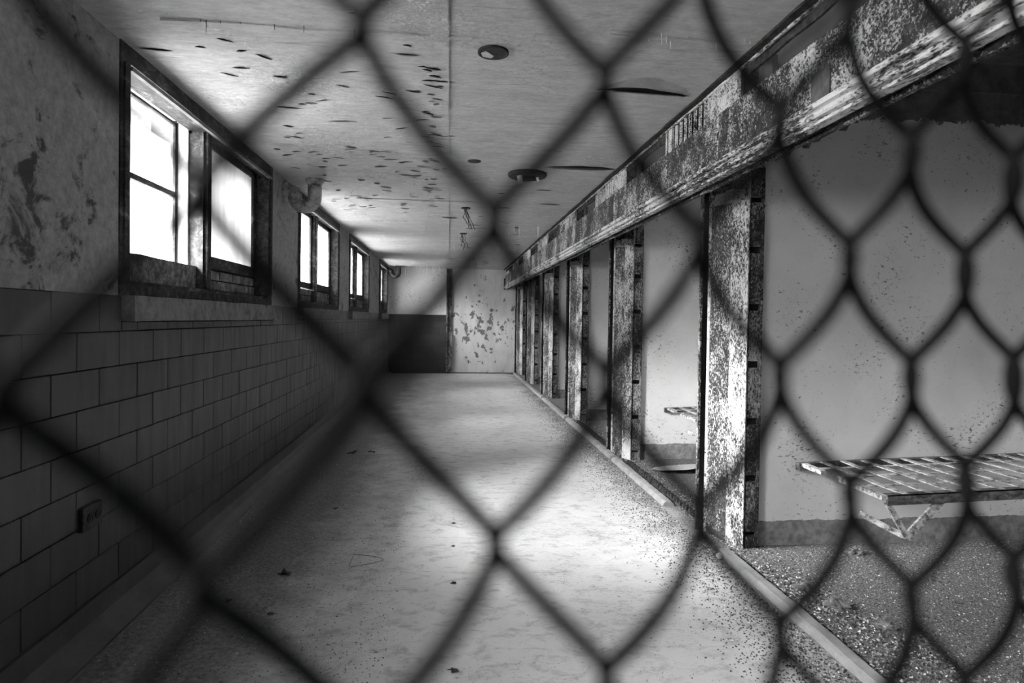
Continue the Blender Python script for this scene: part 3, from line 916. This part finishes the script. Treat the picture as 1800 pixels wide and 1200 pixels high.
# worn floor ring (drain outline)
bm = bmesh.new()
pts = [(-.66, 4.22), (-.66, 4.44)] + [(-.66 + .20 * math.sin(PI * k / 12) + .02, 4.44 - .22 * k / 12) for k in range(1, 12)] + [(-.66, 4.22)]
tube(bm, [(x, y, .001) for x, y in pts], .004, 6)
tag(bm_obj('floor_drain_ring', bm, M['curb']), 'thin half-round drain outline set in the floor by the edge of the light', 'drain')
bm = bmesh.new(); bmesh.ops.create_icosphere(bm, subdivisions=2, radius=.022)
for v in bm.verts: v.co = v.co * (1 + .15 * noise.noise(v.co * 60)) + Vector((1.955, 4.2, .02))
tag(bm_obj('pebble', bm, M['porcelain'], None, True), 'single pale round pebble at the foot of the nearest post', 'stone')
def chunk(x, y, s, name, mat, label, cat, seed, group=None, flat=.5):
    bm = bmesh.new(); bmesh.ops.create_icosphere(bm, subdivisions=3, radius=1)
    for v in bm.verts:
        k = 1 + .8 * noise.noise(v.co * 1.9 + Vector((seed, 0, 0))) + .5 * noise.noise(v.co * 5)
        v.co = Vector((v.co.x * s * k, v.co.y * s * .8 * k, max(-.2, v.co.z) * s * flat * k))
    for v in bm.verts: v.co += Vector((x, y, s * flat * .2))
    tag(bm_obj(name, bm, mat), label, cat, group)
chunk(2.28, 3.66, .06, 'plaster_chunk', M['sill'], 'pale broken plaster lump in the nearest doorway', 'rubble', 1)
chunk(2.36, 3.42, .07, 'rubble_lump', M['rubble'], 'dark crumbled lump just in front of the pale plaster lump', 'rubble', 2)
chunk(2.45, 3.15, .06, 'rubble_lump', M['rubble'], 'dark crumbled lump in the doorway, nearer the camera', 'rubble', 3)
chunk(3.02, 4.22, .06, 'rubble_lump', M['rubble'], 'dark lump on the cell floor against the partition, left of the bunk brace', 'rubble', 4)
chunk(3.25, 3.72, .05, 'rubble_lump', M['rubble'], 'small dark lump on the cell floor under the bunk front rail', 'rubble', 5, flat=.4)
bm = bmesh.new()   # a big curled sheet of fallen paint in the second cell
n, m = 16, 5; gr = []
for i in range(n + 1):
    u = i / n; row = []
    for j in range(m + 1):
        v = j / m
        s = math.sin(PI * min(1, u * 1.05)) ** .5 if u < .95 else .15
        z = .012 + .09 * (1 - v) * (.2 + 1.1 * u) + .05 * (u ** 3) + .02 * noise.noise(Vector((u * 4, v * 2, 1)))
        row.append(bm.verts.new((2.30 + u * .95, 6.72 + (v - .5) * .42 * s, max(.004, z))))
    gr.append(row)
for i in range(n):
    for j in range(m): bm.faces.new((gr[i][j], gr[i + 1][j], gr[i + 1][j + 1], gr[i][j + 1]))
o = bm_obj('fallen_paint_sheet', bm, M['ceiling'], None, True)
md = o.modifiers.new('thick', 'SOLIDIFY'); md.thickness = .004
tag(o, 'large curled sheet of fallen paint on the floor of the second cell', 'paint sheet')

# grit: countless crumbs, one stuff object
verts, faces = [], []
def crumb(x, y, s):
    b = len(verts)
    a0 = random.uniform(0, 6.28)
    for k in range(3):
        a = a0 + k * 2.1
        verts.append((x + s * math.cos(a) * random.uniform(.6, 1.3), y + s * math.sin(a) * random.uniform(.6, 1.3), 0.0))
    verts.append((x, y, s * random.uniform(.4, 1.1)))
    faces.extend(((b, b + 1, b + 3), (b + 1, b + 2, b + 3), (b + 2, b, b + 3)))
for k in range(16000):                       # along the curb
    y = 2.4 + 12 * random.random() ** 1.6; x = 1.96 - abs(random.gauss(0, .22))
    crumb(x, y, random.uniform(.003, .009))
for k in range(9000):                        # just inside the doors
    y = 2.2 + 8 * random.random() ** 1.4; x = 2.1 + abs(random.gauss(0, .16))
    crumb(x, y, random.uniform(.003, .012))
for k in range(22000):                       # nearest cell floor
    crumb(random.uniform(2.1, 4.6), random.uniform(2.2, 4.4), random.uniform(.002, .007))
for k in range(5000):
    crumb(random.uniform(2.2, 4.6), random.uniform(5, 7.2), random.uniform(.003, .008))
for k in range(6000):                        # shaded side
    crumb(random.uniform(-1.7, -.3), 2.4 + 6 * random.random() ** 1.5, random.uniform(.002, .006))
for k in range(1500):
    crumb(random.uniform(-.3, 1.6), 2.4 + 5 * random.random() ** 1.5, random.uniform(.0015, .004))
for k in range(1200):                        # rubble ridge behind the curb in the nearest doorway
    t_ = random.random(); crumb(2.22 + .35 * t_ + random.gauss(0, .06), 3.75 - 1.4 * t_, random.uniform(.005, .013))
me = bpy.data.meshes.new('floor_grit'); me.from_pydata(verts, [], faces)
t = NT('grit', .9)
wn = t.n('ShaderNodeTexWhiteNoise'); sn = t.n('ShaderNodeVectorMath', operation='SNAP'); sn.inputs[1].default_value = (.012, .012, 1)
t.link(t.geo.outputs['Position'], sn.inputs[0]); t.link(sn.outputs[0], wn.inputs['Vector'])
me.materials.append(t.done(t.ramp(wn.outputs['Value'], [(0, .02), (.6, .09), (.85, .3), (1, .8)])))
o = bpy.data.objects.new('floor_grit', me); COL.objects.link(o); o['kind'] = 'stuff'; o['label'] = 'crumbs of paint and grit over the floor edges and cells'; o['category'] = 'grit'

# ------------------------------------------------------------------ chain link fence right in front of the visitor
PITCH, SP = .0782, .0315
ax = (CAM_R @ Vector((541, 0, -249))).normalized()         # along the fence, rightwards
az = (CAM_R @ Vector((0, 1, 0))).normalized()               # up the fence
ax = (ax - az * ax.dot(az)).normalized()
ay = az.cross(ax).normalized()                              # away from the visitor
if ay.y < 0: ay = -ay
# one node of the mesh: image node (870, 378)
P0 = EYE + CAM_R @ Vector((-.0041, (577.5 - 380) / 1075 * .1471, -.1471))
fence = tag(empty('chain_link_fence', (P0.x, P0.y, 0)), 'dark blurred chain-link fence right in front of the camera', 'fence')
R, D = .0023, .0066
Lh = SP / 2 + .0004
zlo, zhi = -1.2, 1.2
def helix_mesh(z0, n):
    path = []
    for c in range(n):
        for k in range(24):
            th = 2 * PI * k / 24
            cx, sx = math.cos(th), math.sin(th)
            # triangle wave with rounded tips across, sine in depth
            tri = math.asin(max(-1, min(1, cx * .985))) / math.asin(.985)
            path.append((Lh * tri + 0, D * sx, z0 + (c + k / 24) * PITCH))
    bm = bmesh.new(); tube(bm, path, R, 8)
    me = bpy.data.meshes.new('wire'); bm.to_mesh(me); bm.free(); me.materials.append(M['wire'])
    for p in me.polygons: p.use_smooth = True
    return me
nb = int((P0.z - .03) / PITCH)
nt = int((CEIL - P0.z - .16) / PITCH)
me = helix_mesh(-nb * PITCH, nb + nt)
B = Matrix((ax, ay, az)).transposed()
i0 = -int((P0.x + 1.80) / (ax.x * SP)); i1 = int((1.66 - P0.x) / (ax.x * SP))
for i in range(i0, i1 + 1):
    o = bpy.data.objects.new('wire', me); COL.objects.link(o); o.parent = fence
    # wire i turns right at node column i; even and odd columns are half a pitch apart
    pos = P0 + ax * ((i - .5) * SP) + az * ((i % 2) * PITCH / 2) - fence.location
    o.matrix_local = Matrix.Translation(pos) @ B.to_4x4()
